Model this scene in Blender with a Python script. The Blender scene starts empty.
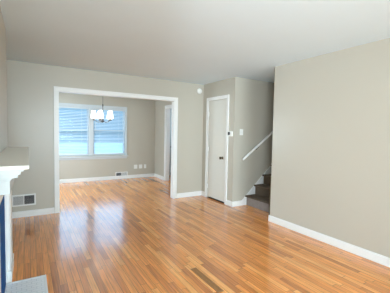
import bpy, bmesh, math, random
from mathutils import Vector, Matrix

S = bpy.context.scene
COL = S.collection
random.seed(4)

# ------------------------------------------------------------------ camera
F_PX, YAW, PITCH, ROLL, CAM_H = 272.9, 0.54742, 0.05226, 0.019156, 1.400


def cam_axes():
    cy, sy, cp, sp = math.cos(YAW), math.sin(YAW), math.cos(PITCH), math.sin(PITCH)
    right = Vector((cy, -sy, 0))
    fwd = Vector((sy * cp, cy * cp, -sp))
    up = right.cross(fwd)
    c, s = math.cos(ROLL), math.sin(ROLL)
    return right * c + up * s, up * c - right * s, fwd


r_, u_, f_ = cam_axes()
cam_data = bpy.data.cameras.new('camera')
cam_data.sensor_width = 36.0
cam_data.lens = F_PX / 390.0 * 36.0
cam_data.clip_start = 0.02
cam = bpy.data.objects.new('camera', cam_data)
COL.objects.link(cam)
M3 = Matrix((r_, u_, -f_)).transposed()
cam.matrix_world = Matrix.Translation((0, 0, CAM_H)) @ M3.to_4x4()
S.camera = cam

# ------------------------------------------------------------------ world (hazy blue daylight sky)
W = bpy.data.worlds.new('sky')
S.world = W
W.use_nodes = True
nt = W.node_tree
nt.nodes.clear()
wo = nt.nodes.new('ShaderNodeOutputWorld')
bg = nt.nodes.new('ShaderNodeBackground')
tc = nt.nodes.new('ShaderNodeTexCoord')
sep = nt.nodes.new('ShaderNodeSeparateXYZ')
rmp = nt.nodes.new('ShaderNodeValToRGB')
rmp.color_ramp.elements[0].position = 0.0
rmp.color_ramp.elements[0].color = (0.38, 0.74, 1.0, 1)
rmp.color_ramp.elements[1].position = 0.5
rmp.color_ramp.elements[1].color = (0.50, 0.72, 1.0, 1)
nt.links.new(tc.outputs['Generated'], sep.inputs[0])
nt.links.new(sep.outputs['Z'], rmp.inputs[0])
nt.links.new(rmp.outputs[0], bg.inputs[0])
mrw = nt.nodes.new('ShaderNodeMapRange')      # hazy and dim at the horizon, bright higher up
mrw.inputs['From Min'].default_value = 0.05
mrw.inputs['From Max'].default_value = 0.20
mrw.inputs['To Min'].default_value = 0.50
mrw.inputs['To Max'].default_value = 3.2
nt.links.new(sep.outputs['Z'], mrw.inputs['Value'])
nt.links.new(mrw.outputs[0], bg.inputs[1])
nt.links.new(bg.outputs[0], wo.inputs[0])


def area(name, loc, target, sx, sy, energy, color):
    L = bpy.data.lights.new(name, 'AREA')
    L.shape = 'RECTANGLE'
    L.size, L.size_y, L.energy, L.color = sx, sy, energy, color
    o = bpy.data.objects.new(name, L)
    COL.objects.link(o)
    o.location = loc
    d = Vector(target) - Vector(loc)
    o.rotation_euler = d.to_track_quat('-Z', 'Z').to_euler()
    return o


# daylight through the big front window behind the camera and into dining room and kitchen; the rest is added fill
area('front_window_daylight', (1.2, -3.65, 1.40), (1.2, 3, 1.7), 2.7, 1.6, 260, (0.81, 0.95, 1.0))
side = area('side_fill', (-0.85, -1.20, 1.25), (3.1, 5.0, 1.55), 1.3, 1.3, 66, (0.84, 0.95, 1.0))  # added fill lamp, lifts the closet door side; no window known here
side.data.spread = math.radians(75)
area('dining_window_daylight', (1.45, 9.7, 3.7), (1.45, 7, 0.9), 2.2, 1.4, 70, (0.72, 0.87, 1.0))
area('dining_side_fill', (-0.85, 6.6, 1.45), (3, 6.6, 1.2), 1.2, 1.2, 72, (0.84, 0.96, 1.0))  # added fill lamp out of view, brightens the dining room
area('kitchen_window_daylight', (5.55, 6.6, 1.5), (3.3, 6.6, 1.3), 1.4, 1.1, 40, (0.72, 0.86, 1.0))
area('stairwell_fill', (5.7, 3.5, 4.9), (5.0, 3.5, 0), 1.4, .7, 25, (0.70, 0.85, 1.0))  # added fill lamp, lifts the dark stairwell with a bluish tint

vs = S.view_settings
vs.view_transform = 'Standard'
vs.look = 'None'
vs.gamma = 1
vs.exposure = 0.22
vs.use_curve_mapping = False

# ------------------------------------------------------------------ materials


def mat(name, color, rough=0.5, spec=0.5, metal=0.0, emit=None, estr=0.0, noise=0.0, nscale=8.0, bump=0.0, coat=0.0):
    m = bpy.data.materials.new(name)
    m.use_nodes = True
    n = m.node_tree.nodes
    l = m.node_tree.links
    b = n['Principled BSDF']
    b.inputs['Roughness'].default_value = rough
    b.inputs['Specular IOR Level'].default_value = spec
    b.inputs['Metallic'].default_value = metal
    b.inputs['Coat Weight'].default_value = coat
    b.inputs['Coat Roughness'].default_value = 0.15
    tx = n.new('ShaderNodeTexCoord')
    nz = n.new('ShaderNodeTexNoise')
    nz.inputs['Scale'].default_value = nscale
    nz.inputs['Detail'].default_value = 4
    l.new(tx.outputs['Object'], nz.inputs['Vector'])
    mr = n.new('ShaderNodeMapRange')
    mr.inputs['To Min'].default_value = 1 - noise
    mr.inputs['To Max'].default_value = 1 + noise
    l.new(nz.outputs['Fac'], mr.inputs['Value'])
    mx = n.new('ShaderNodeVectorMath')
    mx.operation = 'SCALE'
    mx.inputs[0].default_value = color[:3]
    l.new(mr.outputs[0], mx.inputs['Scale'])
    l.new(mx.outputs[0], b.inputs['Base Color'])
    if bump:
        bp = n.new('ShaderNodeBump')
        bp.inputs['Strength'].default_value = bump
        bp.inputs['Distance'].default_value = 0.002
        l.new(nz.outputs['Fac'], bp.inputs['Height'])
        l.new(bp.outputs[0], b.inputs['Normal'])
    if emit:
        b.inputs['Emission Color'].default_value = (*emit, 1)
        b.inputs['Emission Strength'].default_value = estr
    return m


def floor_mat():
    m = bpy.data.materials.new('oak_strip_floor')
    m.use_nodes = True
    n = m.node_tree.nodes
    l = m.node_tree.links
    b = n['Principled BSDF']
    tx = n.new('ShaderNodeTexCoord')
    sp = n.new('ShaderNodeSeparateXYZ')
    l.new(tx.outputs['Object'], sp.inputs[0])

    def math_(op, a, bb=None, c=None):
        q = n.new('ShaderNodeMath')
        q.operation = op
        for i, v in enumerate((a, bb, c)):
            if v is None:
                continue
            if isinstance(v, (int, float)):
                q.inputs[i].default_value = v
            else:
                l.new(v, q.inputs[i])
        return q.outputs[0]
    wx = math_('DIVIDE', sp.outputs['X'], 0.057)
    i = math_('FLOOR', wx)
    fx = math_('FRACT', wx)
    w1 = n.new('ShaderNodeTexWhiteNoise')
    w1.noise_dimensions = '1D'
    l.new(i, w1.inputs['W'])
    yo = math_('MULTIPLY_ADD', w1.outputs['Value'], 7.3, sp.outputs['Y'])
    w1b = math_('MULTIPLY_ADD', math_('FRACT', math_('MULTIPLY', w1.outputs['Value'], 17.0)), 0.5, 0.5)
    wy = math_('DIVIDE', yo, w1b)
    j = math_('FLOOR', wy)
    fy = math_('FRACT', wy)
    cv = n.new('ShaderNodeCombineXYZ')
    l.new(i, cv.inputs[0])
    l.new(j, cv.inputs[1])
    w2 = n.new('ShaderNodeTexWhiteNoise')
    w2.noise_dimensions = '2D'
    l.new(cv.outputs[0], w2.inputs['Vector'])
    ramp = n.new('ShaderNodeValToRGB')
    e = ramp.color_ramp.elements
    e[0].position = 0.0
    e[0].color = (0.50, 0.17, 0.042, 1)
    e[1].position = 1.0
    e[1].color = (0.93, 0.42, 0.125, 1)
    for pos, c in ((0.12, (0.65, 0.225, 0.054, 1)), (0.3, (0.77, 0.285, 0.072, 1)), (0.7, (0.86, 0.32, 0.075, 1))):
        q = e.new(pos)
        q.color = c
    l.new(w2.outputs['Value'], ramp.inputs[0])
    # grain
    gv = n.new('ShaderNodeCombineXYZ')
    l.new(math_('MULTIPLY', sp.outputs['X'], 70.0), gv.inputs[0])
    l.new(math_('MULTIPLY', yo, 3.0), gv.inputs[1])
    l.new(math_('MULTIPLY', w2.outputs['Value'], 40.0), gv.inputs[2])
    gn = n.new('ShaderNodeTexNoise')
    gn.inputs['Scale'].default_value = 1.0
    gn.inputs['Detail'].default_value = 5
    gn.inputs['Distortion'].default_value = 0.6
    l.new(gv.outputs[0], gn.inputs['Vector'])
    gm = n.new('ShaderNodeMapRange')
    gm.inputs['From Min'].default_value = 0.25
    gm.inputs['From Max'].default_value = 0.75
    gm.inputs['To Min'].default_value = 0.66
    gm.inputs['To Max'].default_value = 1.34
    l.new(gn.outputs['Fac'], gm.inputs['Value'])
    mul = n.new('ShaderNodeVectorMath')
    mul.operation = 'SCALE'
    l.new(ramp.outputs[0], mul.inputs[0])
    l.new(gm.outputs[0], mul.inputs['Scale'])
    # seams between strips
    dx = math_('ABSOLUTE', math_('SUBTRACT', fx, 0.5))
    sx = math_('GREATER_THAN', dx, 0.468)
    dy = math_('ABSOLUTE', math_('SUBTRACT', fy, 0.5))
    sy = math_('GREATER_THAN', dy, 0.497)
    sm = math_('MAXIMUM', sx, sy)
    mixc = n.new('ShaderNodeMix')
    mixc.data_type = 'RGBA'
    l.new(math_('MULTIPLY', sm, 0.7), mixc.inputs[0])
    l.new(mul.outputs[0], mixc.inputs[6])
    mixc.inputs[7].default_value = (0.10, 0.045, 0.02, 1)
    l.new(mixc.outputs[2], b.inputs['Base Color'])
    b.inputs['Roughness'].default_value = 0.2
    b.inputs['Specular IOR Level'].default_value = 0.6
    b.inputs['Coat Weight'].default_value = 0.45
    b.inputs['Coat IOR'].default_value = 1.6
    b.inputs['Coat Roughness'].default_value = 0.13
    bp = n.new('ShaderNodeBump')
    bp.inputs['Strength'].default_value = 0.12
    bp.inputs['Distance'].default_value = 0.001
    h = math_('MULTIPLY_ADD', sm, -1.0, math_('MULTIPLY', w2.outputs['Value'], 0.6))
    l.new(h, bp.inputs['Height'])
    l.new(bp.outputs[0], b.inputs['Normal'])
    return m


def tile_mat(name, c1, c2, cm, sx, sy, mortar, rough, axes='XY'):
    m = bpy.data.materials.new(name)
    m.use_nodes = True
    n = m.node_tree.nodes
    l = m.node_tree.links
    b = n['Principled BSDF']
    tx = n.new('ShaderNodeTexCoord')
    sp = n.new('ShaderNodeSeparateXYZ')
    l.new(tx.outputs['Object'], sp.inputs[0])
    cv = n.new('ShaderNodeCombineXYZ')
    l.new(sp.outputs[axes[0]], cv.inputs[0])
    l.new(sp.outputs[axes[1]], cv.inputs[1])
    br = n.new('ShaderNodeTexBrick')
    br.inputs['Scale'].default_value = 1.0
    br.inputs['Brick Width'].default_value = sx
    br.inputs['Row Height'].default_value = sy
    br.inputs['Mortar Size'].default_value = mortar
    br.inputs['Color1'].default_value = (*c1, 1)
    br.inputs['Color2'].default_value = (*c2, 1)
    br.inputs['Mortar'].default_value = (*cm, 1)
    l.new(cv.outputs[0], br.inputs['Vector'])
    l.new(br.outputs['Color'], b.inputs['Base Color'])
    b.inputs['Roughness'].default_value = rough
    return m


def glass_mat():
    m = bpy.data.materials.new('window_glass')
    m.use_nodes = True
    n = m.node_tree.nodes
    l = m.node_tree.links
    n.remove(n['Principled BSDF'])
    t = n.new('ShaderNodeBsdfTransparent')
    t.inputs[0].default_value = (0.95, 0.98, 1.0, 1)
    g = n.new('ShaderNodeBsdfGlossy')
    g.inputs['Roughness'].default_value = 0.02
    lw = n.new('ShaderNodeFresnel')
    lw.inputs[0].default_value = 1.12
    mx = n.new('ShaderNodeMixShader')
    l.new(lw.outputs[0], mx.inputs[0])
    l.new(t.outputs[0], mx.inputs[1])
    l.new(g.outputs[0], mx.inputs[2])
    l.new(mx.outputs[0], n['Material Output'].inputs[0])
    return m


def translucent_mat(name, color, fac, emit=None, estr=0.0):
    m = bpy.data.materials.new(name)
    m.use_nodes = True
    n = m.node_tree.nodes
    l = m.node_tree.links
    b = n['Principled BSDF']
    b.inputs['Base Color'].default_value = (*color, 1)
    b.inputs['Roughness'].default_value = 0.5
    if emit:
        b.inputs['Emission Color'].default_value = (*emit, 1)
        b.inputs['Emission Strength'].default_value = estr
    t = n.new('ShaderNodeBsdfTranslucent')
    t.inputs[0].default_value = (*color, 1)
    mx = n.new('ShaderNodeMixShader')
    mx.inputs[0].default_value = fac
    l.new(b.outputs[0], mx.inputs[1])
    l.new(t.outputs[0], mx.inputs[2])
    l.new(mx.outputs[0], n['Material Output'].inputs[0])
    return m


WALL = mat('wall_paint', (0.512, 0.475, 0.402), 0.33, 0.5, noise=0.015, nscale=3, bump=0.02)
CEIL = mat('ceiling_paint', (0.74, 0.87, 0.94), 0.85, 0.2, noise=0.02, nscale=2, bump=0.05)
WTRIM = mat('window_white_backlit', (0.60, 0.645, 0.67), 0.35, 0.5, noise=0.01)  # white trim greyed in its colour to imitate backlit shade
TRIM = mat('white_trim_paint', (0.84, 0.84, 0.82), 0.32, 0.5, noise=0.01)
DOORP = mat('door_paint', (0.70, 0.68, 0.62), 0.4, 0.4, noise=0.01)
FLOOR = floor_mat()
MANTEL = mat('mantel_white_dimmed', (0.46, 0.50, 0.50), 0.4, 0.5, noise=0.01)  # trim white darkened in colour to offset strong light on crown and frieze
SHELF = mat('mantel_shelf_paint', (0.86, 0.82, 0.74), 0.3, 0.5, noise=0.01)
BLUE = tile_mat('blue_glazed_tile', (0.003, 0.085, 0.28), (0.005, 0.11, 0.34), (0.01, 0.03, 0.08), 0.15, 0.075, 0.002, 0.6, 'YZ')
BLUE.node_tree.nodes['Principled BSDF'].inputs['Specular IOR Level'].default_value = 0.05
SOOT = mat('firebox_black', (0.015, 0.015, 0.016), 0.8, 0.2, noise=0.2)
MOSAIC = tile_mat('hearth_mosaic', (0.92, 0.92, 0.92), (0.88, 0.89, 0.89), (0.62, 0.64, 0.66), 0.075, 0.036, 0.002, 0.3)
MARBLE = mat('hearth_border', (0.88, 0.88, 0.87), 0.25, 0.5, noise=0.03)
GRILLE = mat('register_metal', (0.62, 0.62, 0.61), 0.4, 0.4)
PLASTIC = mat('white_plastic', (0.82, 0.82, 0.79), 0.35, 0.5)
DARK = mat('dark_void', (0.02, 0.02, 0.022), 0.8, 0.2)
BLACK = mat('black_glass', (0.008, 0.008, 0.009), 0.15, 0.5)
BRONZE = mat('aged_bronze', (0.10, 0.075, 0.045), 0.35, 0.5, metal=0.9)
NICKEL = mat('dark_nickel', (0.13, 0.125, 0.12), 0.35, 0.5, metal=1.0)
CARPET = mat('stair_carpet', (0.13, 0.098, 0.072), 0.95, 0.1, noise=0.35, nscale=160, bump=0.6)
RISER = mat('bare_riser', (0.27, 0.23, 0.21), 0.4, 0.5, noise=0.25, nscale=14)
GLASS = glass_mat()
SLAT = translucent_mat('blind_slat', (0.80, 0.88, 0.93), 0.35)
SHADE = translucent_mat('frosted_shade', (0.95, 0.94, 0.9), 0.4, (1.0, 0.97, 0.93), 1.3)
OAKGR = mat('oak_register', (0.34, 0.165, 0.065), 0.5, 0.4, noise=0.2, nscale=30)
CONC = mat('pale_concrete', (0.34, 0.47, 0.56), 0.9, 0.1, noise=0.12, nscale=0.6)
LEAF = mat('pale_leaves', (0.25, 0.42, 0.36), 0.7, 0.2, noise=0.4, nscale=5)
BARK = mat('bark', (0.22, 0.18, 0.15), 0.9, 0.1, noise=0.3, nscale=8)
CAB = mat('cabinet_paint', (0.42, 0.50, 0.56), 0.4, 0.4)
KWALL = mat('kitchen_paint', (0.50, 0.55, 0.56), 0.5, 0.3, noise=0.01)
TOP = mat('dark_worktop', (0.05, 0.055, 0.055), 0.25, 0.5, noise=0.3, nscale=40)

# ------------------------------------------------------------------ mesh helpers


class MB:
    def __init__(s):
        s.bm = bmesh.new()

    def box(s, x0, x1, y0, y1, z0, z1, rot=None):
        c = Vector(((x0 + x1) / 2, (y0 + y1) / 2, (z0 + z1) / 2))
        m = Matrix.Translation(c)
        if rot is not None:
            m = m @ rot.to_4x4()
        m = m @ Matrix.Diagonal((abs(x1 - x0), abs(y1 - y0), abs(z1 - z0), 1))
        bmesh.ops.create_cube(s.bm, size=1, matrix=m)
        return s

    def prism(s, pts, a0, a1, axis='y'):
        def P(p, a):
            return {'y': (p[0], a, p[1]), 'x': (a, p[0], p[1]), 'z': (p[0], p[1], a)}[axis]
        v0 = [s.bm.verts.new(P(p, a0)) for p in pts]
        v1 = [s.bm.verts.new(P(p, a1)) for p in pts]
        n = len(pts)
        s.bm.faces.new(v0)
        s.bm.faces.new(list(reversed(v1)))
        for i in range(n):
            s.bm.faces.new((v0[i], v1[i], v1[(i + 1) % n], v0[(i + 1) % n]))
        return s

    def tube(s, pts, r, seg=10):
        pts = [Vector(p) for p in pts]
        rings = []
        for i, p in enumerate(pts):
            a = pts[max(i - 1, 0)]
            b = pts[min(i + 1, len(pts) - 1)]
            q = (b - a).normalized().to_track_quat('Z', 'Y')
            rr = r[i] if isinstance(r, (list, tuple)) else r
            rings.append([s.bm.verts.new(p + q @ Vector((rr * math.cos(t), rr * math.sin(t), 0)))
                          for t in (2 * math.pi * k / seg for k in range(seg))])
        for A, B in zip(rings, rings[1:]):
            for k in range(seg):
                s.bm.faces.new((A[k], A[(k + 1) % seg], B[(k + 1) % seg], B[k]))
        s.bm.faces.new(list(reversed(rings[0])))
        s.bm.faces.new(rings[-1])
        return s

    def lathe(s, prof, origin=(0, 0, 0), axis=(0, 0, 1), seg=24, cap=True):
        o = Vector(origin)
        q = Vector(axis).to_track_quat('Z', 'Y')
        rings = []
        for r, z in prof:
            rings.append([s.bm.verts.new(o + q @ Vector((r * math.cos(t), r * math.sin(t), z)))
                          for t in (2 * math.pi * k / seg for k in range(seg))])
        for A, B in zip(rings, rings[1:]):
            for k in range(seg):
                s.bm.faces.new((A[k], A[(k + 1) % seg], B[(k + 1) % seg], B[k]))
        if cap:
            s.bm.faces.new(list(reversed(rings[0])))
            s.bm.faces.new(rings[-1])
        return s

    def build(s, name, m, parent=None, bevel=0.0, smooth=False, origin=None):
        bmesh.ops.recalc_face_normals(s.bm, faces=s.bm.faces[:])
        if parent is not None:
            off = Vector((0, 0, 0))
            p = parent
            while p is not None:
                off += p.location
                p = p.parent
            loc = Vector((0, 0, 0))
        else:
            if origin is None:
                xs = [v.co.x for v in s.bm.verts]
                ys = [v.co.y for v in s.bm.verts]
                zs = [v.co.z for v in s.bm.verts]
                origin = ((min(xs) + max(xs)) / 2, (min(ys) + max(ys)) / 2, min(zs))
            off = Vector(origin)
            loc = off.copy()
        bmesh.ops.translate(s.bm, verts=s.bm.verts[:], vec=-off)
        me = bpy.data.meshes.new(name)
        s.bm.to_mesh(me)
        s.bm.free()
        if smooth:
            for f in me.polygons:
                f.use_smooth = True
        me.materials.append(m)
        o = bpy.data.objects.new(name, me)
        COL.objects.link(o)
        o.location = loc
        if parent is not None:
            o.parent = parent
        if bevel:
            b = o.modifiers.new('bevel', 'BEVEL')
            b.width = bevel
            b.segments = 2
            b.limit_method = 'ANGLE'
        return o


def struct(mb, name, m, bevel=0.0, origin=None, parent=None):
    o = mb.build(name, m, parent, bevel, origin=origin)
    if parent is None:
        o['kind'] = 'structure'
    return o


def thing(name, loc, label, cat, group=None):
    o = bpy.data.objects.new(name, None)
    COL.objects.link(o)
    o.location = loc
    return tag(o, label, cat, group)


def tag(o, label, cat, group=None):
    o['label'] = label
    o['category'] = cat
    if group:
        o['group'] = group
    return o


def copy_tree(o, parent=None):
    c = o.copy()
    COL.objects.link(c)
    if parent is not None:
        c.parent = parent
    for ch in list(o.children):
        copy_tree(ch, c)
    return c


# ------------------------------------------------------------------ dimensions of the house
CE = 2.44
YB, YB2 = 5.068, 5.19          # wall with the wide cased opening
XR, XR2 = 3.283, 3.403         # right wall / closet wall
YS = 3.995                     # far wall of the stairs
YE = 3.041                     # end of the right wall
XL = -0.58
YF = -3.45                     # front wall behind the camera
YD = 7.86                      # far dining wall
XDL, XDR, XDR2 = -0.58, 3.33, 3.45
OX0, OX1, OZ = 0.417, 2.585, 2.045
DY0, DY1, DZ = 4.222, 4.846, 2.066

# floor and ceiling
struct(MB().box(XL - .12, 7.0, YF - .12, YD + .12, -0.1, 0), 'floor', FLOOR, origin=(0, 0, 0))
struct(MB().box(XL - .12, 4.6, YF - .12, YD + .12, CE, CE + .12).box(4.6, 7.0, YS + .11, YD + .12, CE, CE + .12)
       .box(4.6, 7.0, YF - .12, YE - .11, CE, CE + .12), 'ceiling', CEIL)
struct(MB().box(4.48, 7.0, YE - .23, YS + .23, 5.0, 5.1), 'ceiling_stairwell', CEIL)

# walls
struct(MB().box(XL, OX0, YB, YB2, 0, CE).box(OX1, 5.2, YB, YB2, 0, CE).box(OX0, OX1, YB, YB2, OZ, CE), 'wall_back', WALL)
struct(MB().box(XR, XR2, YS, DY0, 0, CE).box(XR, XR2, DY1, YB, 0, CE).box(XR, XR2, DY0, DY1, DZ, CE), 'wall_closet', WALL)
struct(MB().box(XR2, 7.0, YS, YS + .11, 0, CE).box(4.6, 7.0, YS, YS + .11, CE, 5.0), 'wall_stair', WALL)
struct(MB().box(XR, XR2, YF, YE, 0, CE).box(XR2, 7.0, YE - .11, YE, 0, CE).box(4.6, 7.0, YE - .11, YE, CE, 5.0), 'wall_right', WALL)
struct(MB().box(6.88, 7.0, YE, YS, 0, 5.0).box(4.48, 4.6, YE, YS, CE + .12, 5.0), 'wall_stair_end', WALL)
struct(MB().box(4.4, 4.5, YS + .11, YB, 0, CE), 'wall_closet_back', WALL)
struct(MB().box(XR + .006, XR2, DY0 + .013, DY1 - .013, .0005, .006).box(XR2, 4.4, YS + .11, YB, .0005, .006), 'closet_floor_shade', DARK)  # dark sheet standing in for the shade under the closet door
mb = MB().box(XL - .12, XL, YF - .12, -1.85, 0, CE).box(XL - .12, XL, -.55, 6.0, 0, CE).box(XL - .12, XL, 7.2, YD + .12, 0, CE)
for (y0, y1) in ((-1.85, -.55), (6.0, 7.2)):
    mb.box(XL - .12, XL, y0, y1, 0, .6).box(XL - .12, XL, y0, y1, 1.95, CE)
struct(mb, 'wall_left', WALL)
for nm, y0, y1 in (('added_window_3', -1.85, -.55), ('added_window_4', 6.0, 7.2)):  # both windows are added openings, made for the side fill lamps
    w = struct(MB().box(XL - .1, XL + .012, y0, y0 + .05, .6, 1.95).box(XL - .1, XL + .012, y1 - .05, y1, .6, 1.95)
               .box(XL - .1, XL + .012, y0 + .05, y1 - .05, .6, .65).box(XL - .1, XL + .012, y0 + .05, y1 - .05, 1.90, 1.95)
               .box(XL - .08, XL - .04, y0 + .05, y1 - .05, 1.25, 1.29), nm, TRIM)
    MB().box(XL - .062, XL - .057, y0 + .05, y1 - .05, .65, 1.25).box(XL - .062, XL - .057, y0 + .05, y1 - .05, 1.29, 1.90).build('pane', GLASS, w)
# front wall with its window opening, behind the camera
FX0, FX1 = -.2, 2.6
struct(MB().box(XL, FX0, YF - .12, YF, 0, CE).box(FX1, XR2, YF - .12, YF, 0, CE)
       .box(FX0, FX1, YF - .12, YF, 0, .55).box(FX0, FX1, YF - .12, YF, 2.25, CE), 'wall_front', WALL)
w2 = struct(MB().box(FX0, FX0 + .06, YF - .1, YF + .01, .55, 2.25).box(FX1 - .06, FX1, YF - .1, YF + .01, .55, 2.25)
            .box(FX0 + .06, FX1 - .06, YF - .1, YF + .01, .55, .61).box(FX0 + .06, FX1 - .06, YF - .1, YF + .01, 2.19, 2.25)
            .box(1.17, 1.23, YF - .1, YF + .01, .61, 2.19), 'window_2', TRIM)
MB().box(FX0 + .06, 1.17, YF - .06, YF - .055, .61, 2.19).box(1.23, FX1 - .06, YF - .06, YF - .055, .61, 2.19).build('pane', GLASS, w2)
# dining room far wall with the twin window
WX0, WX1, WZ0, WZ1 = 0.485, 2.420, 0.70, 2.03
struct(MB().box(XDL, WX0, YD, YD + .12, 0, CE).box(WX1, 7.0, YD, YD + .12, 0, CE)
       .box(WX0, WX1, YD, YD + .12, 0, WZ0).box(WX0, WX1, YD, YD + .12, WZ1, CE), 'wall_dining_far', WALL)
KY0, KY1, KZ = 6.25, 7.06, 2.07
struct(MB().box(XDR, XDR2, YB2, KY0, 0, CE).box(XDR, XDR2, KY1, YD, 0, CE).box(XDR, XDR2, KY0, KY1, KZ, CE), 'wall_dining_right', WALL)
struct(MB().box(5.2, 5.32, YB2, 5.9, 0, CE).box(5.2, 5.32, 7.3, YD, 0, CE).box(5.2, 5.32, 5.9, 7.3, 0, .95)
       .box(5.2, 5.32, 5.9, 7.3, 2.05, CE), 'wall_kitchen', KWALL)
struct(MB().box(XDR2, 5.2, YD - .03, YD - .001, 0, CE), 'wall_kitchen_far', KWALL)

# chimney breast, with the firebox opening
CX = -0.195
struct(MB().box(XL, CX, 1.20, 2.27, 0, CE).box(XL, CX, 2.50, 3.57, 0, CE).box(XL, CX, 2.27, 2.50, .62, CE), 'wall_chimney', WALL)

# ------------------------------------------------------------------ baseboards and casings
BH = 0.098


def base(name, x0, x1, y0, y1):
    mb = MB().box(x0, x1, y0, y1, 0, BH - .012)
    # thinner moulded top
    cx = .004
    if abs(x1 - x0) > abs(y1 - y0):
        mb.box(x0, x1, y0 + (cx if name != 'z' else 0), y1, BH - .012, BH)
    else:
        mb.box(x0 + cx, x1, y0, y1, BH - .012, BH)
    return struct(mb, name, TRIM, bevel=.002)


base('baseboard_back_left', XL, .352, YB - .016, YB)
base('baseboard_back_right', 2.655, XR, YB - .016, YB)
base('baseboard_right', XR - .016, XR, YF, YE)
struct(MB().box(XR - .016, XR + .12, YE, YE + .016, 0, BH), 'baseboard_right_end', TRIM, bevel=.002)
base('baseboard_closet_near', XR - .016, XR, YS - .016, DY0 - .066)
base('baseboard_closet_far', XR - .016, XR, DY1 + .066, YB - .016)
base('baseboard_dining_far', XDL, XDR, YD - .016, YD)
base('baseboard_dining_right', XDR - .016, XDR, KY1 + .068, YD - .016)
base('baseboard_dining_right_near', XDR - .016, XDR, YB2, KY0 - .068)
struct(MB().box(OX1 + .07, XDR, YB2, YB2 + .016, 0, BH), 'baseboard_dining_near', TRIM)
struct(MB().box(XL, XL + .016, 3.57, YB, 0, BH), 'baseboard_left', TRIM)


def casing_y(name, x0, x1, z1, yf, w=.066, t=.02, side=-1):
    ya, yb = (yf - t, yf) if side < 0 else (yf, yf + t)
    yi = (yf - t * .65, yf) if side < 0 else (yf, yf + t * .65)
    mb = MB()
    mb.box(x0 - w, x0 - w + .022, ya, yb, 0, z1 + w).box(x1 + w - .022, x1 + w, ya, yb, 0, z1 + w)
    mb.box(x0 - w + .022, x0, yi[0], yi[1], 0, z1).box(x1, x1 + w - .022, yi[0], yi[1], 0, z1)
    mb.box(x0 - w + .022, x1 + w - .022, ya, yb, z1 + w - .022, z1 + w)
    mb.box(x0 - w + .022, x1 + w - .022, yi[0], yi[1], z1, z1 + w - .022)
    return mb


def casing_x(y0, y1, z1, xf, w=.066, t=.02):
    mb = MB()
    mb.box(xf - t, xf, y0 - w, y0 - w + .022, 0, z1 + w).box(xf - t, xf, y1 + w - .022, y1 + w, 0, z1 + w)
    mb.box(xf - t * .65, xf, y0 - w + .022, y0, 0, z1).box(xf - t * .65, xf, y1, y1 + w - .022, 0, z1)
    mb.box(xf - t, xf, y0 - w + .022, y1 + w - .022, z1 + w - .022, z1 + w)
    mb.box(xf - t * .65, xf, y0 - w + .022, y1 + w - .022, z1, z1 + w - .022)
    return mb


JT = .015
mb = casing_y('t', OX0 + .004, OX1 - .004, OZ - .004, YB)
mb.box(OX0, OX0 + JT, YB, YB2, 0, OZ).box(OX1 - JT, OX1, YB, YB2, 0, OZ).box(OX0 + JT, OX1 - JT, YB, YB2, OZ - JT, OZ)
struct(mb, 'trim_1', TRIM, bevel=.002)
struct(casing_y('t', OX0 + .004, OX1 - .004, OZ - .004, YB2, side=1), 'trim_2', TRIM)
mb = casing_x(DY0, DY1, DZ, XR)
mb.box(XR + .045, XR2, DY0 - .001, DY0 + .012, 0, DZ).box(XR + .045, XR2, DY1 - .012, DY1 + .001, 0, DZ).box(XR + .045, XR2, DY0, DY1, DZ - .012, DZ + .001)
struct(mb, 'trim_3', TRIM, bevel=.002)
mb = casing_x(KY0, KY1, KZ, XDR)
mb.box(XDR, XDR2, KY0, KY0 + JT, 0, KZ).box(XDR, XDR2, KY1 - JT, KY1, 0, KZ).box(XDR, XDR2, KY0 + JT, KY1 - JT, KZ - JT, KZ)
struct(mb, 'trim_4', TRIM, bevel=.002)
struct(MB().box(XR + .004, XR2, YE, YE + .03, BH, .72), 'wall_end_strip', BRONZE)  # dark strip on the end of the right wall
# sloping skirt board along the stairs
mb = MB().prism([(XR - .016, 0), (XR - .016, BH), (3.52, BH), (6.0, BH + .854 * 2.48), (6.0, BH + .854 * 2.48 - .5), (3.80, 0)], YS - .018, YS)
struct(mb, 'trim_5', TRIM, bevel=.002)

# ------------------------------------------------------------------ closet door
d1 = MB().box(XR + .004, XR + .039, DY0 + .004, DY1 - .004, .03, DZ - .004).build('door_1', DOORP, bevel=.002)
d1['kind'] = 'structure'
k = MB().lathe([(.027, 0), (.029, .004), (.026, .010), (.011, .013), (.011, .034), (.022, .042), (.028, .052), (.027, .062), (.018, .069), (.004, .071)],
               (XR + .004, 4.335, .90), (-1, 0, 0)).build('doorknob', BRONZE, d1, smooth=True)
k['label'] = 'dark bronze round doorknob'
for zc in (.25, 1.05, 1.79):
    MB().box(XR - .004, XR + .006, DY1 - .012, DY1 + .004, zc - .045, zc + .045).tube([(XR - .006, DY1 - .004, zc - .05), (XR - .006, DY1 - .004, zc + .05)], .006, 8).build('hinge', TRIM, d1)

# ------------------------------------------------------------------ dining window (twin double hung) and blinds
mb = MB()
yw0, yw1 = YD - .02, YD + .10
cw = .062
mb.box(WX0 - .03, WX0 + .03, YD - .02, YD, WZ0 - .02, WZ1 + .06).box(WX1 - .03, WX1 + .03, YD - .02, YD, WZ0 - .02, WZ1 + .06)
mb.box(WX0 + .03, WX1 - .03, YD - .02, YD, WZ1, WZ1 + .06)
mb.box(WX0 - .06, WX1 + .06, YD - .06, YD + .02, WZ0 - .045, WZ0 - .015)     # stool
mb.box(WX0 - .03, WX1 + .03, YD - .016, YD, WZ0 - .10, WZ0 - .045)           # apron
mb.box(WX0, WX0 + .03, YD, YD + .10, WZ0, WZ1).box(WX1 - .03, WX1, YD, YD + .10, WZ0, WZ1)
mb.box(WX0 + .03, WX1 - .03, YD, YD + .10, WZ1 - .02, WZ1).box(WX0 + .03, WX1 - .03, YD + .02, YD + .10, WZ0, WZ0 + .02)
MX0, MX1 = 1.395, 1.513
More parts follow.
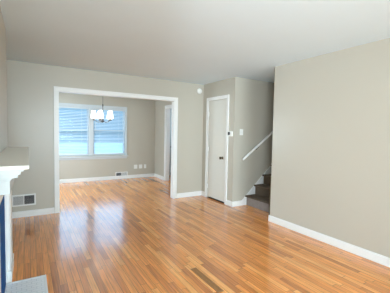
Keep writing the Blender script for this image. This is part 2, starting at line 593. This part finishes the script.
mb.box(MX0, MX1, YD - .015, YD + .10, WZ0 + .02, WZ1 - .02)
w1 = struct(mb, 'window_1', WTRIM, bevel=.002)
for (a, b) in ((WX0 + .03, MX0), (MX1, WX1 - .03)):
    for (z0, z1, y) in ((WZ0 + .02, 1.405, YD + .055), (1.375, WZ1 - .02, YD + .08)):
        sb = MB().box(a, a + .035, y, y + .025, z0, z1).box(b - .035, b, y, y + .025, z0, z1)
        sb.box(a + .035, b - .035, y, y + .025, z0, z0 + .035).box(a + .035, b - .035, y, y + .025, z1 - .035, z1)
        so = sb.build('sash', WTRIM, w1)
        MB().box(a + .035, b - .035, y + .010, y + .014, z0 + .035, z1 - .035).build('pane', GLASS, so)


def blind(a, b, label):
    y = YD + .028
    t = thing('venetian_blind', ((a + b) / 2, y, WZ0 + .03), label, 'blind', 'venetian blinds in the dining window')
    MB().box(a + .004, b - .004, y - .022, y + .022, WZ1 - .065, WZ1 - .022).build('headrail', WTRIM, t, bevel=.002)
    mbs = MB()
    z = WZ1 - .09
    R = Matrix.Rotation(math.radians(24), 3, 'X')
    while z > WZ0 + .075:
        mbs.box(a + .008, b - .008, y - .021, y + .021, z - .0009, z + .0009, R)
        z -= .040
    MBs = mbs.build('slats', SLAT, t)
    MB().box(a + .006, b - .006, y - .022, y + .022, WZ0 + .032, WZ0 + .052).build('bottom_rail', TRIM, t, bevel=.002)
    for fx in (.2, .8):
        x = a + (b - a) * fx
        MB().tube([(x, y - .022, WZ0 + .05), (x, y - .022, WZ1 - .06)], .0012, 6).tube([(x, y + .022, WZ0 + .05), (x, y + .022, WZ1 - .06)], .0012, 6).build('cord', TRIM, t)
    MB().tube([(a + .06, y - .026, WZ1 - .06), (a + .06, y - .028, WZ1 - .62)], .004, 8).build('wand', TRIM, t)
    return t


blind(WX0 + .03, MX0, 'white venetian blind in the left half of the dining room window')
blind(MX1, WX1 - .03, 'white venetian blind in the right half of the dining room window, behind chandelier')

# outside: pale paved yard and a tree
struct(MB().box(-14, 18, YD + .13, 40, -.5, -.4), 'ground_yard', CONC)

# ------------------------------------------------------------------ chandelier
CHX, CHY = 1.452, 6.46
t = thing('chandelier', (CHX, CHY, 1.575), 'five arm dark metal chandelier with glowing white tapered shades in dining room', 'chandelier')
MB().lathe([(.005, 0), (.05, .004), (.062, .018), (.064, .025)], (CHX, CHY, CE - .025)).build('canopy', NICKEL, t, smooth=True)
MB().tube([(CHX, CHY, 2.0), (CHX, CHY, CE - .02)], .0045, 8).build('hanging_rod', NICKEL, t)
MB().lathe([(.004, 1.575), (.012, 1.582), (.018, 1.595), (.03, 1.61), (.03, 1.625), (.014, 1.645), (.009, 1.68), (.009, 1.94), (.015, 1.955), (.018, 1.975), (.012, 1.995), (.005, 2.01)],
           (CHX, CHY, 0), seg=16).build('center_column', NICKEL, t, smooth=True)
for kx in range(5):
    an = math.radians(28 + 72 * kx)
    dx, dy = math.cos(an), math.sin(an)
    pts = []
    for q in range(13):
        s_ = q / 12
        rr = .02 + .176 * s_
        zz = 1.615 - .028 * math.sin(math.pi * min(1, s_ * 1.25)) + .02 * max(0, (s_ - .75) / .25)
        pts.append((CHX + dx * rr, CHY + dy * rr, zz))
    arm = MB().tube(pts, .006, 8).build('arm', NICKEL, t, smooth=True)
    px, py = CHX + dx * .196, CHY + dy * .196
    MB().lathe([(.006, 1.625), (.024, 1.632), (.027, 1.642), (.016, 1.652), (.011, 1.66), (.011, 1.72)], (px, py, 0), seg=14).build('candle_cup', NICKEL, arm, smooth=True)
    MB().lathe([(.064, 1.668), (.0625, 1.668), (.0395, 1.845), (.041, 1.848), (.064, 1.668)], (px, py, 0), seg=24, cap=False).build('lamp_shade', SHADE, t, smooth=True)
    bl = bpy.data.lights.new('bulb_light', 'POINT')
    bl.energy = 2.0
    bl.color = (1.0, .93, .82)
    bl.shadow_soft_size = .03
    bo = bpy.data.objects.new('bulb_light', bl)
    COL.objects.link(bo)
    bo.location = (px, py, 1.76)

# ------------------------------------------------------------------ fireplace
fp = thing('fireplace_mantel', (CX, 2.55, 0), 'white fireplace mantel with stepped crown and blue tile surround at left edge', 'fireplace')
NY, FY = 1.675, 3.42
MB().box(CX, 0.0, NY, FY, 1.188, 1.208).build('mantel_shelf', SHELF, fp, bevel=.004)
cr = MB()
for (x, z0, z1) in ((-.027, 1.174, 1.188), (-.040, 1.157, 1.174), (-.052, 1.139, 1.157)):
    q = -x
    cr.box(CX, x, NY + q - .006, FY - q + .006, z0, z1)
prof = [(-.060, 1.139)] + [(-.060 - .028 * math.sin(a), 1.139 - .022 * (1 - math.cos(a))) for a in (.3, .6, .9, 1.2, math.pi / 2)]
for (xa, za), (xb, zb) in zip(prof, prof[1:]):
    cr.box(CX, xa, NY - xa, FY + xa, zb, za)
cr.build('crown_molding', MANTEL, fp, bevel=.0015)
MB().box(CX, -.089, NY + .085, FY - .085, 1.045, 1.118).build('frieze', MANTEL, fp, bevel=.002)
MB().box(CX, -.165, NY + .03, 3.27, .90, 1.045).build('header_panel', TRIM, fp, bevel=.002)
for (y0, y1) in ((1.70, 1.98), (2.94, 3.26)):
    MB().box(CX, -.155, y0, y1, .105, .90).box(-.155, -.150, y0 + .05, y1 - .05, .16, .85).build('pilaster', TRIM, fp, bevel=.002)
    MB().box(CX, -.146, y0 - .012, y1 + .09, .0, .105).build('plinth', TRIM, fp, bevel=.002)
MB().box(CX, -.178, 2.915, 2.94, 0, .90).box(CX, -.178, 1.98, 2.005, 0, .90).box(CX, -.178, 2.005, 2.915, .88, .90).build('inner_molding', TRIM, fp, bevel=.002)
MB().box(CX, -.190, 2.48, 2.915, 0, .88).box(CX, -.190, 2.005, 2.29, 0, .88).box(CX, -.190, 2.29, 2.48, .60, .88).build('tile_surround', BLUE, fp)
MB().box(-.57, -.56, 2.272, 2.498, .002, .618).box(-.56, CX - .001, 2.272, 2.282, .002, .618).box(-.56, CX - .001, 2.488, 2.498, .002, .618) \
    .box(-.56, CX - .001, 2.282, 2.488, .608, .618).box(-.56, CX - .001, 2.282, 2.488, .002, .008).build('firebox', SOOT, fp)
h = thing('hearth', (-.03, 2.5, 0), 'white mosaic hearth slab with plain white border on the floor before fireplace', 'hearth')
HX0, HX1, HY0, HY1 = CX + .006, .127, 2.085, 2.905
MB().box(HX0, HX1 - .022, HY0 + .022, HY1 - .022, .0, .010).build('mosaic_field', MOSAIC, h)
MB().box(HX1 - .022, HX1, HY0, HY1, 0, .012).box(HX0, HX1 - .022, HY1 - .022, HY1, 0, .012).box(HX0, HX1 - .022, HY0, HY0 + .022, 0, .012).build('border', MARBLE, h, bevel=.001)

# ------------------------------------------------------------------ registers


def wall_register(name, x0, x1, z0, z1, yf, label, angs, nf, cat='vent'):
    t = thing(name, ((x0 + x1) / 2, yf, z0), label, cat)
    b = .022
    xm = (x0 + x1) / 2
    MB().box(x0, x1, yf - .012, yf, z0, z0 + b).box(x0, x1, yf - .012, yf, z1 - b, z1).box(x0, x0 + b, yf - .012, yf, z0 + b, z1 - b) \
        .box(x1 - b, x1, yf - .012, yf, z0 + b, z1 - b).box(xm - .006, xm + .006, yf - .012, yf, z0 + b, z1 - b).build('frame', TRIM, t, bevel=.002)
    MB().box(x0 + b, x1 - b, yf - .0015, yf - .0005, z0 + b, z1 - b).build('backing', DARK, t)
    for (a, c, ang) in ((x0 + b, xm - .006, angs[0]), (xm + .006, x1 - b, angs[1])):
        m = MB()
        for i in range(nf):
            x = a + (c - a) * (i + .5) / nf
            m.box(x - .0008, x + .0008, yf - .0105, yf - .002, z0 + b, z1 - b, Matrix.Rotation(math.radians(ang), 3, 'Z'))
        m.build('louvers', GRILLE, t)
    return t


wall_register('wall_register', -.243, .087, .180, .362, YB, 'white return air grille low on wall beside the fireplace', (62, -3), 14)
wall_register('baseboard_register', 2.122, 2.480, .035, .205, YD, 'white supply register with dark left half under the dining window', (-16, 62), 14)

t = thing('floor_register', (1.433, 2.1, 0), 'narrow brown slotted register set flush in oak floor', 'vent')
fx0, fx1, fy0, fy1 = 1.398, 1.462, 1.86, 2.335
MB().box(fx0, fx0 + .008, fy0, fy1, 0, .004).box(fx1 - .008, fx1, fy0, fy1, 0, .004).box(fx0 + .008, fx1 - .008, fy0, fy0 + .012, 0, .004).box(fx0 + .008, fx1 - .008, fy1 - .012, fy1, 0, .004).build('frame', OAKGR, t)
MB().box(fx0 + .008, fx1 - .008, fy0 + .012, fy1 - .012, .0005, .001).build('backing', DARK, t)
m = MB()
n = 30
for i in range(n):
    y = fy0 + .012 + (fy1 - fy0 - .024) * (i + .5) / n
    m.box(fx0 + .008, fx1 - .008, y - .0055, y + .0055, .001, .0035)
m.box(1.428, 1.432, fy0 + .012, fy1 - .012, .001, .0037)
m.build('grille', OAKGR, t)

# ------------------------------------------------------------------ small wall fittings
t = thing('smoke_detector', (3.170, YB, 2.232), 'round white smoke detector high on the wall near closet corner', 'detector')
MB().lathe([(.058, 0), (.060, .012), (.056, .024), (.046, .030)], (3.170, YB, 2.290), (0, -1, 0), 28).build('base', PLASTIC, t, smooth=True)
MB().lathe([(.022, .029), (.022, .034), (.012, .036)], (3.170, YB, 2.290), (0, -1, 0), 18).build('cover', PLASTIC, t, smooth=True)

t = thing('thermostat', (XR, 4.083, 1.335), 'small white thermostat with black display beside closet door casing', 'thermostat')
MB().box(XR - .030, XR, 4.024, 4.142, 1.335, 1.430).build('housing', PLASTIC, t, bevel=.004)
o = MB().box(XR - .032, XR - .0295, 4.078, 4.138, 1.358, 1.418).build('display', BLACK, t, bevel=.001)
o['label'] = 'square black display'

t = thing('light_switch', (3.462, YS, 1.36), 'white light switch plate on stair wall above the handrail', 'switch')
MB().box(3.420, 3.504, YS - .006, YS, 1.36, 1.475).build('plate', PLASTIC, t, bevel=.003)
for x in (3.444, 3.480):
    MB().box(x - .006, x + .006, YS - .012, YS - .006, 1.405, 1.43).build('toggle', PLASTIC, t)

for (x, w, label, kind) in ((2.722, .105, 'leftmost wide plate of three white plates above dining baseboard', 0),
                            (2.876, .105, 'middle wide plate of three white plates above dining baseboard', 1),
                            (3.020, .072, 'rightmost narrow plate of three white plates above dining baseboard', 2)):
    t = thing('wall_plate', (x, YD, .275), label, 'outlet', 'wall plates by the dining room corner')
    MB().box(x - w / 2, x + w / 2, YD - .006, YD, .275, .395).build('plate', PLASTIC, t, bevel=.003)
    if kind == 0:
        MB().lathe([(.018, 0), (.018, .004), (.010, .005)], (x, YD - .006, .31), (0, -1, 0), 16).build('jack', PLASTIC, t)
    else:
        for zc in (.312, .358):
            MB().box(x - .016, x + .016, YD - .008, YD - .006, zc - .014, zc + .014).build('socket', PLASTIC, t, bevel=.001)

# ------------------------------------------------------------------ stairs
st = thing('staircase', (4.2, (YE + YS) / 2, 0), 'brown carpeted staircase rising to the right behind the wall end', 'stairs')
RISE, RUN, X0, SY0 = .190, .2225, 3.590, YE + .06
for i in range(11):
    xa = X0 + RUN * i
    zt = RISE * (i + 1)
    MB().box(xa + .040, xa + .06, SY0, YS - .019, RISE * i, zt - .03).build('riser', RISER if i == 0 else CARPET, st)
    m = MB()
    pr = [(xa + RUN + .045, zt)] + [(xa + .016 - .016 * math.sin(a), zt - .016 + .016 * math.cos(a)) for a in [k * math.pi / 8 for k in range(9)]] + [(xa + RUN + .045, zt - .032)]
    m.prism(pr, SY0, YS - .019)
    m.build('tread', CARPET, st)

MB().prism([(3.60, 0), (3.60, .24), (6.0, .24 + .854 * 2.40), (6.0, 0)], YE + .001, SY0 - .002).build('gap_shade', DARK, st)['label'] = 'dark board as painted shade along the near wall'  # black board stands in for the shadow between stairs and near wall

hr = thing('handrail', (3.46, YS, .9), 'white sloping wooden handrail mounted on stair wall', 'handrail')


def hz(x):
    return .902 + (x - 3.459) * .685


MB().tube([(3.455, 3.92, hz(3.455)), (3.459, 3.92, hz(3.459)), (5.9, 3.92, hz(5.9))], [.016, .021, .021], 14).build('rail', TRIM, hr, smooth=True)
for x in (3.86, 4.9, 5.7):
    MB().tube([(x, YS, hz(x) - .08), (x, YS - .03, hz(x) - .075), (x, 3.925, hz(x) - .045), (x, 3.92, hz(x) - .018)], .006, 8) \
        .lathe([(.025, 0), (.025, .004), (.012, .008)], (x, YS, hz(x) - .08), (0, -1, 0), 14).build('bracket', NICKEL, hr, smooth=True)

# ------------------------------------------------------------------ kitchen glimpsed through the dining room doorway
bc = thing('base_cabinet', (4.35, 7.5, 0), 'blue grey kitchen base cabinet glimpsed through doorway off the dining room', 'cabinet')
bx0, bx1, by0, by1 = 3.86, 5.19, 7.22, 7.825
MB().box(bx0, bx1, by0, by1, .10, .90).build('body', CAB, bc)
MB().box(bx0, bx1, by0 + .05, by1, 0, .10).build('toe_kick', DARK, bc)
for a in (bx0 + .01, bx0 + .45, bx0 + .89):
    dd = MB().box(a, a + .42, by0 - .02, by0, .13, .87).build('door', CAB, bc, bevel=.003)
    MB().tube([(a + .38, by0 - .045, .62), (a + .38, by0 - .045, .78)], .006, 8).build('handle', NICKEL, dd)
tag(MB().box(bx0 - .01, bx1, by0 - .03, by1, .90, .935).build('worktop', TOP, bevel=.003), 'dark worktop on kitchen base cabinet beyond the doorway', 'worktop')
cm = thing('coffee_maker', (4.02, 7.45, .935), 'dark coffee maker on kitchen worktop beyond the doorway', 'coffee maker')
MB().box(3.90, 4.10, 7.36, 7.62, .935, .965).box(3.90, 4.10, 7.54, 7.62, .965, 1.22).box(3.90, 4.10, 7.36, 7.62, 1.20, 1.30).build('body', BLACK, cm, bevel=.006)
MB().lathe([(.055, .967), (.065, 1.0), (.06, 1.08), (.045, 1.12)], (4.0, 7.44, 0), seg=20).build('carafe', TOP, cm, smooth=True)
